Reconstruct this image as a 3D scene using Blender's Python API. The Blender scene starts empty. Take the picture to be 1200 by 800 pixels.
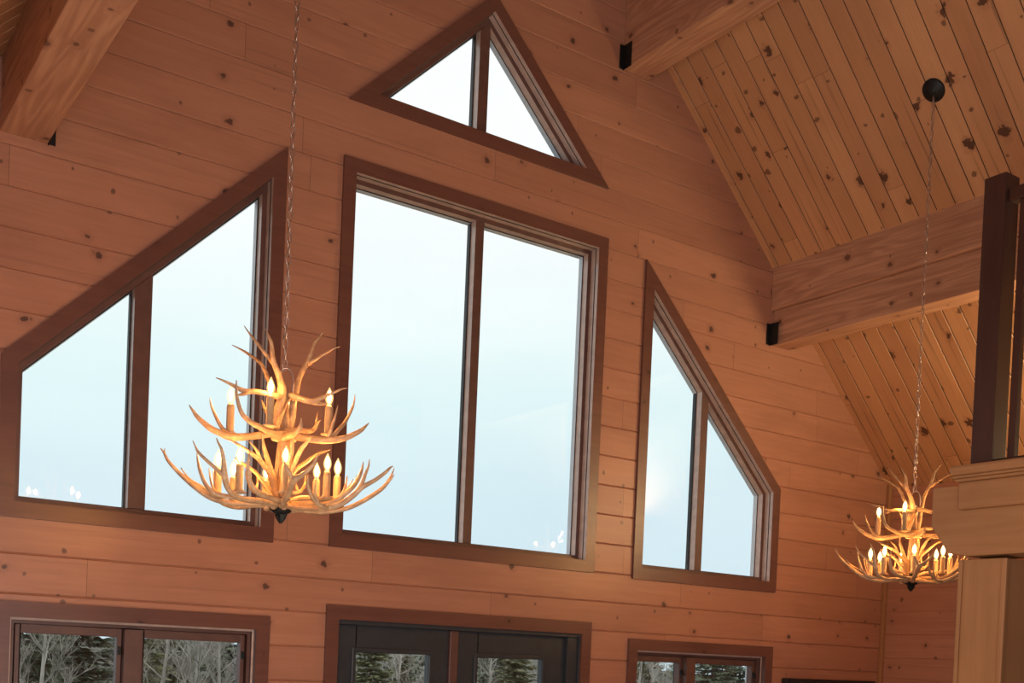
import bpy, bmesh, math, random
from mathutils import Vector, Matrix
C = bpy.context.scene.collection
S = bpy.context.scene

# ---------------------------------------------------------------- camera
cam_d = bpy.data.cameras.new('camera'); cam = bpy.data.objects.new('camera', cam_d); C.objects.link(cam)
right = Vector((0.8243073, -0.5645107, 0.04295513))
down = Vector((0.02348084, -0.04171835, -0.99885346))
fwd = Vector((0.56565548, 0.82437082, -0.02113356))
M = Matrix((right, -down, -fwd)).transposed().to_4x4()
M.translation = Vector((-3.95035, -6.29944, 1.91361))
cam.matrix_world = M
cam_d.sensor_fit = 'HORIZONTAL'; cam_d.sensor_width = 36
cam_d.lens = 1.31726 * 1000 / 1200 * 36
cam_d.shift_y = 400 / 1200
cam_d.clip_start = 0.05; cam_d.clip_end = 300
S.camera = cam

# ---------------------------------------------------------------- exposure
S.view_settings.view_transform = 'Standard'
S.view_settings.look = 'None'
S.view_settings.gamma = 1
S.view_settings.use_curve_mapping = False
S.view_settings.exposure = 0.0

# ---------------------------------------------------------------- overcast sky
W = bpy.data.worlds.new('overcast_sky'); S.world = W; W.use_nodes = True
wt = W.node_tree; wt.nodes.clear()
def wn(t, **k):
    n = wt.nodes.new(t)
    for a, b in k.items(): setattr(n, a, b)
    return n
tc = wn('ShaderNodeTexCoord'); sp = wn('ShaderNodeSeparateXYZ')
ramp = wn('ShaderNodeValToRGB'); bg = wn('ShaderNodeBackground'); wo = wn('ShaderNodeOutputWorld')
nz = wn('ShaderNodeTexNoise'); mp = wn('ShaderNodeMapping'); mx = wn('ShaderNodeMixRGB', blend_type='MULTIPLY')
cr2 = wn('ShaderNodeValToRGB')
mp.inputs['Scale'].default_value = (1.5, 1.5, 6)
nz.inputs['Scale'].default_value = 1.6; nz.inputs['Detail'].default_value = 4
wt.links.new(tc.outputs['Generated'], sp.inputs[0])
wt.links.new(sp.outputs['Z'], ramp.inputs[0])
wt.links.new(tc.outputs['Generated'], mp.inputs[0]); wt.links.new(mp.outputs[0], nz.inputs[0])
wt.links.new(nz.outputs[0], cr2.inputs[0])
e = ramp.color_ramp.elements
e[0].position = 0.0; e[0].color = (.68, .835, .90, 1)
e[1].position = 0.55; e[1].color = (1.05, 1.08, 1.1, 1)
x = ramp.color_ramp.elements.new(.12); x.color = (.72, .88, .95, 1)
x = ramp.color_ramp.elements.new(.22); x.color = (.79, .96, .98, 1)
x = ramp.color_ramp.elements.new(.34); x.color = (.97, 1.02, 1.03, 1)
cr2.color_ramp.elements[0].position = .3; cr2.color_ramp.elements[0].color = (.93, .95, .97, 1)
cr2.color_ramp.elements[1].position = .7; cr2.color_ramp.elements[1].color = (1.05, 1.03, 1.02, 1)
mx.inputs[0].default_value = 1
wt.links.new(ramp.outputs[0], mx.inputs[1]); wt.links.new(cr2.outputs[0], mx.inputs[2])
wt.links.new(mx.outputs[0], bg.inputs[0]); wt.links.new(bg.outputs[0], wo.inputs[0])
bg.inputs[1].default_value = 1.08

# ---------------------------------------------------------------- added fill lights, out of view
def area(name, loc, target, sx, sy, power, col):
    d = bpy.data.lights.new(name, 'AREA'); d.shape = 'RECTANGLE'; d.size = sx; d.size_y = sy
    d.energy = power; d.color = col
    o = bpy.data.objects.new(name, d); C.objects.link(o); o.location = loc
    o.rotation_euler = (Vector(target) - Vector(loc)).to_track_quat('-Z', 'Y').to_euler()
    return o
area('left_fill_light', (-4.15, -4.3, 2.1), (2.0, -3.2, 3.2), 6.0, 2.2, 135, (1.0, .93, .94))  # added fill from the left; the wall there has no window
area('rear_fill_light', (-3.15, -8.4, 2.6), (0, 0, 4.6), 1.9, 4.0, 125, (.82, .87, 1.0))  # added cool fill from the rear, lifts the gable and its sheen
area('loft_fill_light', (3.75, -3.1, 3.4), (2.7, -2.2, 5.6), .8, .8, 72, (1.0, .72, .38))  # added warm fill above the loft for the right ceiling slope
area('low_fill_light', (-2.0, -4.0, .45), (-1.2, -1.2, 4.5), 2.6, 2.0, 62, (1.0, .76, .52))  # added upward fill to brighten beam undersides and wall

# ---------------------------------------------------------------- materials
def newmat(name):
    m = bpy.data.materials.new(name); m.use_nodes = True
    nt = m.node_tree; nt.nodes.clear()
    out = nt.nodes.new('ShaderNodeOutputMaterial'); b = nt.nodes.new('ShaderNodeBsdfPrincipled')
    nt.links.new(b.outputs[0], out.inputs[0])
    return m, nt, b, out
class G:
    """tiny node-graph helper"""
    def __init__(s, nt): s.nt = nt
    def _in(s, sock, v):
        if hasattr(v, 'is_linked') or isinstance(v, bpy.types.NodeSocket): s.nt.links.new(v, sock)
        elif v is not None: sock.default_value = v
    def m(s, op, a, b=None, c=None, clamp=False):
        n = s.nt.nodes.new('ShaderNodeMath'); n.operation = op; n.use_clamp = clamp
        s._in(n.inputs[0], a)
        if b is not None: s._in(n.inputs[1], b)
        if c is not None: s._in(n.inputs[2], c)
        return n.outputs[0]
    def vec(s, x, y, z):
        n = s.nt.nodes.new('ShaderNodeCombineXYZ')
        s._in(n.inputs[0], x); s._in(n.inputs[1], y); s._in(n.inputs[2], z); return n.outputs[0]
    def rnd(s, v):
        n = s.nt.nodes.new('ShaderNodeTexWhiteNoise'); n.noise_dimensions = '3D'; s._in(n.inputs['Vector'], v); return n.outputs[0]
    def noise(s, v, scale=1, detail=3, rough=.5, dist=0):
        n = s.nt.nodes.new('ShaderNodeTexNoise'); s._in(n.inputs['Vector'], v)
        n.inputs['Scale'].default_value = scale; n.inputs['Detail'].default_value = detail
        n.inputs['Roughness'].default_value = rough; n.inputs['Distortion'].default_value = dist
        return n.outputs[0]
    def voro(s, v, rand=1.0):
        n = s.nt.nodes.new('ShaderNodeTexVoronoi'); n.voronoi_dimensions = '2D'; s._in(n.inputs['Vector'], v)
        n.inputs['Scale'].default_value = 1; n.inputs['Randomness'].default_value = rand
        return n.outputs['Distance'], n.outputs['Color']
    def sep(s, v):
        n = s.nt.nodes.new('ShaderNodeSeparateXYZ'); s._in(n.inputs[0], v); return n.outputs
    def mr(s, v, a, b, c=0., d=1.):
        n = s.nt.nodes.new('ShaderNodeMapRange'); n.interpolation_type = 'SMOOTHSTEP'
        s._in(n.inputs[0], v)
        for i, q in enumerate((a, b, c, d)): s._in(n.inputs[i + 1], q)
        return n.outputs[0]
    def mix(s, f, a, b, mode='MIX'):
        n = s.nt.nodes.new('ShaderNodeMixRGB'); n.blend_type = mode
        s._in(n.inputs[0], f); s._in(n.inputs[1], a); s._in(n.inputs[2], b); return n.outputs[0]
    def bump(s, h, strength, dist=.002):
        n = s.nt.nodes.new('ShaderNodeBump'); s._in(n.inputs['Height'], h)
        n.inputs['Strength'].default_value = strength; n.inputs['Distance'].default_value = dist
        return n.outputs[0]
def col(r, g, b): return (r, g, b, 1)

def wood(name, U, V, pitch, off, base, dark, light, knot, rough=.45, knots=1.0, seg=2.6, tone=.25, spec=.4, grain=1.0, groove=True, kscale=1.0, ring=.14, kr=1.0, kw=1.0, streak=.15):
    """boards running along U, laid side by side along V (U, V name object axes, U may be scaled)"""
    m, nt, b, out = newmat(name); g = G(nt)
    t = nt.nodes.new('ShaderNodeTexCoord'); p = g.sep(t.outputs['Object'])
    ax = {'x': p[0], 'y': p[1], 'z': p[2]}
    u = g.m('MULTIPLY', ax[U[0]], U[1]); v = ax[V]
    w = ax[[q for q in 'xyz' if q not in (U[0], V)][0]]
    if pitch:
        w = g.m('MULTIPLY', w, 0.0)
        q = g.m('DIVIDE', g.m('SUBTRACT', v, off), pitch)
        row = g.m('FLOOR', q); fr = g.m('SUBTRACT', q, row)
    else:
        row = g.m('MULTIPLY', 1.0, 0.0); fr = None
    r1 = g.rnd(g.vec(row, 3.1, 7.7))
    su = g.m('ADD', g.m('DIVIDE', u, seg), g.m('MULTIPLY', r1, 9.0))
    si = g.m('FLOOR', su); sf = g.m('SUBTRACT', su, si)
    r2 = g.rnd(g.vec(row, si, 1.3)); r3 = g.rnd(g.vec(row, si, 5.9))
    # knots
    vk = v if pitch else g.m('ADD', v, w)
    u_ = u
    jit = g.m('MULTIPLY', g.m('ADD', row, g.m('MULTIPLY', si, 3.0)), 1.37)
    wob = g.noise(g.vec(g.m('MULTIPLY', u, 30.0), g.m('MULTIPLY', v, 30.0), w), 1.0, 2, .5)
    wob = g.m('MULTIPLY', g.m('SUBTRACT', wob, .5), .11 * kw)
    kv = g.vec(g.m('MULTIPLY', u, 2.9 * kscale), g.m('ADD', g.m('MULTIPLY', vk, 3.4 * kscale), jit), 0.0)
    d1, c1 = g.voro(kv); cs = g.sep(c1); d1 = g.m('ADD', d1, wob)
    rad = g.m('MULTIPLY', g.m('MAXIMUM', g.m('SUBTRACT', cs[0], 1 - .6 * knots), 0.0), .20 * kr)
    on1 = g.m('GREATER_THAN', rad, .02)
    k1 = g.m('MULTIPLY', g.mr(g.m('SUBTRACT', d1, rad), -.016, .022, 1.0, 0.0), on1)
    halo = g.m('MULTIPLY', g.mr(g.m('SUBTRACT', d1, rad), 0.0, .13, 1.0, 0.0), on1)
    kv2 = g.vec(g.m('MULTIPLY', u, 5.5 * kscale), g.m('ADD', g.m('MULTIPLY', vk, 5.0 * kscale), jit), 4.0)
    d2, c2 = g.voro(kv2); cs2 = g.sep(c2); d2 = g.m('ADD', d2, wob)
    rad2 = g.m('MULTIPLY', g.m('MAXIMUM', g.m('SUBTRACT', cs2[0], 1 - .30 * knots), 0.0), .40 * kr)
    k2 = g.m('MULTIPLY', g.mr(g.m('SUBTRACT', d2, rad2), -.02, .03, 1.0, 0.0), g.m('GREATER_THAN', rad2, .02))
    kk = g.m('MAXIMUM', k1, g.m('MULTIPLY', k2, .8))
    # grain bends round the knots
    gv = g.m('ADD', v, g.m('MULTIPLY', halo, .02))
    gr = g.noise(g.vec(g.m('MULTIPLY', u, 1.3), g.m('ADD', g.m('MULTIPLY', gv, 26.0), g.m('MULTIPLY', r2, 40.0)), g.m('MULTIPLY', w, 26.0)), 1.0, 4, .6, .6)
    fine = g.noise(g.vec(g.m('MULTIPLY', u, 6.0), g.m('MULTIPLY', gv, 160.0), g.m('MULTIPLY', w, 160.0)), 1.0, 2, .5)
    rings = g.m('SINE', g.m('ADD', g.m('MULTIPLY', g.noise(g.vec(g.m('MULTIPLY', u, .7), g.m('MULTIPLY', gv, 7.0), g.m('ADD', g.m('MULTIPLY', w, 7.0), g.m('MULTIPLY', r3, 17.0))), 1.0, 1, .4, .3), 60.0), 0.0))
    blot = g.noise(g.vec(g.m('MULTIPLY', u, 1.6), g.m('MULTIPLY', v, 4.0), g.m('ADD', r2, w)), 1.0, 3, .5)
    f = g.m('ADD', g.m('MULTIPLY', g.mr(gr, .3, .72), .55 * grain), g.m('MULTIPLY', g.mr(fine, .3, .7), .15 * grain))
    f = g.m('ADD', f, g.m('MULTIPLY', g.m('ADD', g.m('MULTIPLY', rings, .5), .5), ring))
    c = g.mix(f, col(*light), col(*base))
    c = g.mix(g.m('MULTIPLY', g.mr(blot, .45, .75), .35), c, col(*dark))
    c = g.mix(g.m('MULTIPLY', g.m('SUBTRACT', 1.0, r2), tone), c, col(*dark))
    c = g.mix(g.m('MULTIPLY', r3, tone * .6), c, col(*light))
    stn = g.noise(g.vec(g.m('MULTIPLY', u, .9), g.m('ADD', g.m('MULTIPLY', gv, 34.0), g.m('MULTIPLY', r3, 31.0)), g.m('MULTIPLY', w, 34.0)), 1.0, 2, .5, .3)
    c = g.mix(g.m('MULTIPLY', g.mr(stn, .60, .74), streak), c, col(*knot))
    c = g.mix(g.m('MULTIPLY', halo, .38), c, col(*dark))
    c = g.mix(g.m('MULTIPLY', kk, .86), c, col(*knot))
    h = g.m('ADD', g.m('MULTIPLY', gr, .4), g.m('MULTIPLY', fine, .25))
    if pitch and groove:
        jl = g.m('MULTIPLY', sf, seg)
        jm = g.m('LESS_THAN', g.m('MINIMUM', jl, g.m('SUBTRACT', seg, jl)), .0016)
        c = g.mix(g.m('MULTIPLY', jm, .6), c, col(*knot))
    g._in(b.inputs['Base Color'], c)
    b.inputs['Roughness'].default_value = rough
    b.inputs['Specular IOR Level'].default_value = spec
    g._in(b.inputs['Normal'], g.bump(h, .25))
    return m

def plain(name, c, rough=.5, metal=0, spec=.5, var=.12, scale=12):
    m, nt, b, out = newmat(name); g = G(nt)
    t = nt.nodes.new('ShaderNodeTexCoord')
    n = g.noise(t.outputs['Object'], scale, 4, .6)
    cc = g.mix(g.mr(n, .3, .7), col(*[q * (1 - var) for q in c]), col(*[min(1, q * (1 + var)) for q in c]))
    g._in(b.inputs['Base Color'], cc)
    b.inputs['Roughness'].default_value = rough; b.inputs['Metallic'].default_value = metal
    b.inputs['Specular IOR Level'].default_value = spec
    return m

PINE = dict(base=(.385, .182, .112), dark=(.26, .115, .074), light=(.475, .24, .15), knot=(.06, .032, .028))
WP, WO = .208, 2.561
M_wall = wood('red_pine_wall_boards', ('x', 1), 'z', WP, WO, rough=.36, knots=.75, kr=.72, kw=1.4, tone=.42, spec=.5, **PINE)
M_wall_side = wood('red_pine_side_boards', ('y', 1), 'z', .2, .065, rough=.42, knots=.75, **PINE)
CEIL = dict(base=(.52, .283, .125), dark=(.31, .13, .062), light=(.60, .32, .155), knot=(.05, .02, .013))
M_ceil = wood('knotty_pine_ceiling_boards', ('x', 1.403), 'y', .1425, -.0575, rough=.4, knots=1.15, seg=3.4, tone=.45, kr=.85, kw=2.6, streak=.4, **CEIL)
M_groove = plain('board_tongue_in_groove', (.05, .022, .012), .8)
BEAM = dict(base=(.40, .205, .12), dark=(.28, .13, .08), light=(.60, .345, .205), knot=(.12, .055, .035))
M_beam = wood('pine_beam', ('y', 1), 'z', None, 0, rough=.5, knots=.8, tone=.1, grain=1.2, ring=.5, seg=400, **BEAM)
LP = dict(base=(.31, .145, .056), dark=(.22, .098, .038), light=(.38, .195, .085), knot=(.16, .085, .04))
M_lp_y = wood('pale_pine_along_y', ('y', 1), 'z', None, 0, rough=.5, knots=.25, tone=.1, seg=400, **LP)
M_lp_z = wood('pale_pine_upright', ('z', 1), 'y', None, 0, rough=.5, knots=.25, tone=.1, seg=400, **LP)
TR = dict(base=(.115, .046, .034), dark=(.078, .030, .023), light=(.16, .07, .05), knot=(.035, .016, .012))
M_trim = wood('dark_stained_trim', ('x', 1), 'z', None, 0, rough=.33, knots=.35, tone=.1, seg=400, spec=.6, **TR)
M_sash = plain('brown_sash', (.11, .055, .044), .4)
M_jamb = plain('skylit_jamb', (.50, .38, .32), .25, spec=.7)  # varnished wood, albedo raised to paint in sky light on the jambs
M_gasket = plain('black_gasket', (.012, .012, .014), .5)
M_alu = plain('pale_outer_frame', (.55, .62, .68), .4, var=.03)
M_black = plain('black_door_paint', (.030, .037, .045), .38, spec=.5, var=.1)  # black, lifted towards blue to paint in the haze round the windows
M_iron = plain('black_iron', (.02, .022, .022), .55, .6, var=.2, scale=60)
M_newel = wood('dark_railing_stain', ('z', 1), 'y', None, 0, (.045, .018, .013), (.03, .012, .009), (.06, .026, .018), (.02, .01, .01), rough=.4, knots=.2, tone=.1, seg=400)
M_floor = wood('floor_boards', ('y', 1), 'x', .13, 0, (.30, .16, .08), (.2, .1, .05), (.36, .2, .1), (.07, .04, .03), rough=.35)
M_chain = plain('antique_brass_chain', (.50, .40, .34), .3, .85)
M_screen = plain('dark_screen', (.012, .012, .014), .15)
M_ground = plain('winter_grass', (.10, .105, .075), .95, var=.3, scale=.6)
M_bark_pale = plain('pale_bare_bark', (.44, .41, .36), .85, var=.25, scale=3)
M_bark = plain('grey_brown_bark', (.16, .125, .10), .9, var=.25, scale=6)
M_needle = plain('dark_spruce_needles', (.15, .18, .115), .8, var=.45, scale=1.6)
M_needle2 = plain('olive_fir_needles', (.24, .24, .13), .8, var=.4, scale=1.6)

m, nt, b, out = newmat('antler'); g = G(nt)
t = nt.nodes.new('ShaderNodeTexCoord')
n1 = g.noise(t.outputs['Object'], 30, 4, .6); n2 = g.noise(t.outputs['Object'], 8, 2, .5)
cc = g.mix(g.mr(n1, .35, .7), col(.33, .20, .105), col(.54, .36, .20))
cc = g.mix(g.m('MULTIPLY', g.mr(n2, .5, .7), .4), cc, col(.30, .18, .10))
g._in(b.inputs['Base Color'], cc); b.inputs['Roughness'].default_value = .45
g._in(b.inputs['Normal'], g.bump(n1, .3, .003)); M_antler = m

m, nt, b, out = newmat('candle_sleeve_resin'); g = G(nt)
t = nt.nodes.new('ShaderNodeTexCoord'); n1 = g.noise(t.outputs['Object'], 45, 3, .6)
g._in(b.inputs['Base Color'], g.mix(n1, col(.40, .26, .14), col(.62, .42, .22))); b.inputs['Roughness'].default_value = .5
b.inputs['Emission Color'].default_value = col(0, 0, 0); M_sleeve = m

m, nt, b, out = newmat('lit_bulb_core')
b.inputs['Base Color'].default_value = col(1, .8, .5)
b.inputs['Emission Color'].default_value = col(1, .42, .10); b.inputs['Emission Strength'].default_value = 640
M_bulb = m
m, nt, b, out = newmat('clear_amber_bulb_glass'); nt.nodes.remove(b)
tr = nt.nodes.new('ShaderNodeBsdfTransparent'); em = nt.nodes.new('ShaderNodeEmission'); mxs = nt.nodes.new('ShaderNodeMixShader')
em.inputs[0].default_value = col(1, .62, .25); em.inputs[1].default_value = 2.2; mxs.inputs[0].default_value = .42
nt.links.new(tr.outputs[0], mxs.inputs[1]); nt.links.new(em.outputs[0], mxs.inputs[2]); nt.links.new(mxs.outputs[0], out.inputs[0])
M_bulb_glass = m

m, nt, b, out = newmat('window_glass'); nt.nodes.remove(b)
g = G(nt)
tr = nt.nodes.new('ShaderNodeBsdfTransparent'); gl = nt.nodes.new('ShaderNodeBsdfGlossy'); geo = nt.nodes.new('ShaderNodeNewGeometry')
dt = nt.nodes.new('ShaderNodeVectorMath'); dt.operation = 'DOT_PRODUCT'
nt.links.new(geo.outputs['Incoming'], dt.inputs[0]); nt.links.new(geo.outputs['Normal'], dt.inputs[1])
cosv = g.m('ABSOLUTE', dt.outputs['Value'])
f5 = g.m('POWER', g.m('SUBTRACT', 1.0, cosv), 5.0)
fac = g.m('ADD', .042, g.m('MULTIPLY', f5, .7))
mxs = nt.nodes.new('ShaderNodeMixShader')
gl.inputs['Roughness'].default_value = .02; tr.inputs[0].default_value = col(.985, .995, .99)
nt.links.new(fac, mxs.inputs[0]); nt.links.new(tr.outputs[0], mxs.inputs[1]); nt.links.new(gl.outputs[0], mxs.inputs[2])
nt.links.new(mxs.outputs[0], out.inputs[0]); M_glass = m

# ---------------------------------------------------------------- object helpers
class MB:
    """collects faces, links them as one mesh object"""
    def __init__(s): s.v = []; s.f = []; s.mi = []; s.sm = []
    def face(s, pts, mi=0, smooth=False):
        i = len(s.v); s.v += [tuple(p) for p in pts]; s.f.append(tuple(range(i, i + len(pts)))); s.mi.append(mi); s.sm.append(smooth)
    def box(s, x0, x1, y0, y1, z0, z1, mi=0):
        P = [(x0, y0, z0), (x1, y0, z0), (x1, y1, z0), (x0, y1, z0), (x0, y0, z1), (x1, y0, z1), (x1, y1, z1), (x0, y1, z1)]
        for q in ((0, 3, 2, 1), (4, 5, 6, 7), (0, 1, 5, 4), (1, 2, 6, 5), (2, 3, 7, 6), (3, 0, 4, 7)):
            s.face([P[k] for k in q], mi)
    def prism(s, poly, axis, a, b, mi=0):
        """extrude a 2D polygon along an axis ('y': poly is (x,z); 'x': poly is (y,z))"""
        f = (lambda p, t: (p[0], t, p[1])) if axis == 'y' else ((lambda p, t: (t, p[0], p[1])) if axis == 'x' else (lambda p, t: (p[0], p[1], t)))
        n = len(poly)
        s.face([f(p, a) for p in poly], mi); s.face([f(p, b) for p in reversed(poly)], mi)
        for i in range(n):
            p, q = poly[i], poly[(i + 1) % n]
            s.face([f(p, a), f(p, b), f(q, b), f(q, a)], mi)
    def tube(s, pts, rad, n=8, mi=0, cap=True, weld=True):
        pts = [Vector(p) for p in pts]; i0 = len(s.v)
        up = Vector((.3, .2, 1)).normalized()
        prev = None
        for k, p in enumerate(pts):
            d = (pts[min(k + 1, len(pts) - 1)] - pts[max(k - 1, 0)])
            d = d.normalized() if d.length > 1e-9 else Vector((0, 0, 1))
            a = prev if prev is not None else (up.cross(d) if abs(up.dot(d)) < .95 else Vector((1, 0, 0)).cross(d))
            a = (a - d * a.dot(d)); a = a.normalized() if a.length > 1e-6 else d.orthogonal().normalized()
            prev = a; bb = d.cross(a)
            for j in range(n):
                t_ = 2 * math.pi * j / n
                s.v.append(tuple(p + (a * math.cos(t_) + bb * math.sin(t_)) * rad[k]))
        for k in range(len(pts) - 1):
            for j in range(n):
                A = i0 + k * n + j; B = i0 + k * n + (j + 1) % n
                s.f.append((A, B, B + n, A + n)); s.mi.append(mi); s.sm.append(True)
        if cap:
            s.f.append(tuple(i0 + j for j in reversed(range(n)))); s.mi.append(mi); s.sm.append(False)
            s.f.append(tuple(i0 + (len(pts) - 1) * n + j for j in range(n))); s.mi.append(mi); s.sm.append(False)
    def lathe(s, prof, n=16, c=(0, 0, 0), mi=0):
        i0 = len(s.v)
        for r, z in prof:
            for j in range(n):
                t_ = 2 * math.pi * j / n
                s.v.append((c[0] + r * math.cos(t_), c[1] + r * math.sin(t_), c[2] + z))
        for k in range(len(prof) - 1):
            for j in range(n):
                A = i0 + k * n + j; B = i0 + k * n + (j + 1) % n
                s.f.append((A, B, B + n, A + n)); s.mi.append(mi); s.sm.append(True)
        s.f.append(tuple(i0 + j for j in reversed(range(n)))); s.mi.append(mi); s.sm.append(False)
        k = len(prof) - 1
        s.f.append(tuple(i0 + k * n + j for j in range(n))); s.mi.append(mi); s.sm.append(False)
    def build(s, name, mats, parent=None, bevel=0, fix=True):
        me = bpy.data.meshes.new(name); me.from_pydata(s.v, [], s.f)
        if not isinstance(mats, (list, tuple)): mats = [mats]
        for q in mats: me.materials.append(q)
        me.polygons.foreach_set('material_index', s.mi); me.polygons.foreach_set('use_smooth', s.sm)
        me.validate()
        if fix:
            bm = bmesh.new(); bm.from_mesh(me)
            bmesh.ops.remove_doubles(bm, verts=bm.verts, dist=1e-5)
            bmesh.ops.recalc_face_normals(bm, faces=bm.faces); bm.to_mesh(me); bm.free()
        me.update()
        o = bpy.data.objects.new(name, me); C.objects.link(o)
        if parent: o.parent = parent
        if bevel:
            bv = o.modifiers.new('soft_edges', 'BEVEL'); bv.width = bevel; bv.segments = 2; bv.limit_method = 'ANGLE'; bv.angle_limit = math.radians(50)
        return o
def struct(o): o['kind'] = 'structure'; return o
def tag(o, label, cat, group=None, kind=None):
    o['label'] = label; o['category'] = cat
    if group: o['group'] = group
    if kind: o['kind'] = kind
    return o
def empty(name, loc=(0, 0, 0), rz=0):
    o = bpy.data.objects.new(name, None); C.objects.link(o); o.location = loc; o.rotation_euler = (0, 0, rz)
    o.empty_display_size = .1; return o
def copy_tree(o, parent=None):
    c = o.copy(); C.objects.link(c); c.parent = parent
    for ch in list(o.children): copy_tree(ch, c)
    return c

# 2D convex clipping for boards round the window openings
def clip(poly, a, b, keep_left):
    """cut a convex polygon by the line a->b"""
    out_ = []; n = len(poly)
    def side(p):
        s_ = (b[0] - a[0]) * (p[1] - a[1]) - (b[1] - a[1]) * (p[0] - a[0]); return s_ if keep_left else -s_
    for i in range(n):
        p, q = poly[i], poly[(i + 1) % n]; sp_, sq = side(p), side(q)
        if sp_ >= 0: out_.append(p)
        if sp_ * sq < 0:
            t_ = sp_ / (sp_ - sq); out_.append((p[0] + t_ * (q[0] - p[0]), p[1] + t_ * (q[1] - p[1])))
    return out_
def parea(p): return abs(sum(p[i][0] * p[(i + 1) % len(p)][1] - p[(i + 1) % len(p)][0] * p[i][1] for i in range(len(p)))) / 2
def subtract(polys, hole):           # hole: convex, counter-clockwise
    res = []
    for p in polys:
        rest = p
        for i in range(len(hole)):
            a, b_ = hole[i], hole[(i + 1) % len(hole)]
            o_ = clip(rest, a, b_, False)
            if len(o_) > 2 and parea(o_) > 1e-7: res.append(o_)
            rest = clip(rest, a, b_, True)
            if len(rest) < 3 or parea(rest) < 1e-7: break
    return res
def inset(poly, d):                  # counter-clockwise convex polygon moved inwards by d
    n = len(poly); L = []
    for i in range(n):
        a = Vector(poly[i]); b_ = Vector(poly[(i + 1) % n]); t_ = (b_ - a).normalized(); nn = Vector((-t_.y, t_.x))
        L.append((a + nn * d, t_))
    res = []
    for i in range(n):
        p, t_ = L[i - 1]; q, s_ = L[i]
        den = t_.x * s_.y - t_.y * s_.x
        k = ((q.x - p.x) * s_.y - (q.y - p.y) * s_.x) / den
        res.append((p.x + t_.x * k, p.y + t_.y * k))
    return res
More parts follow.
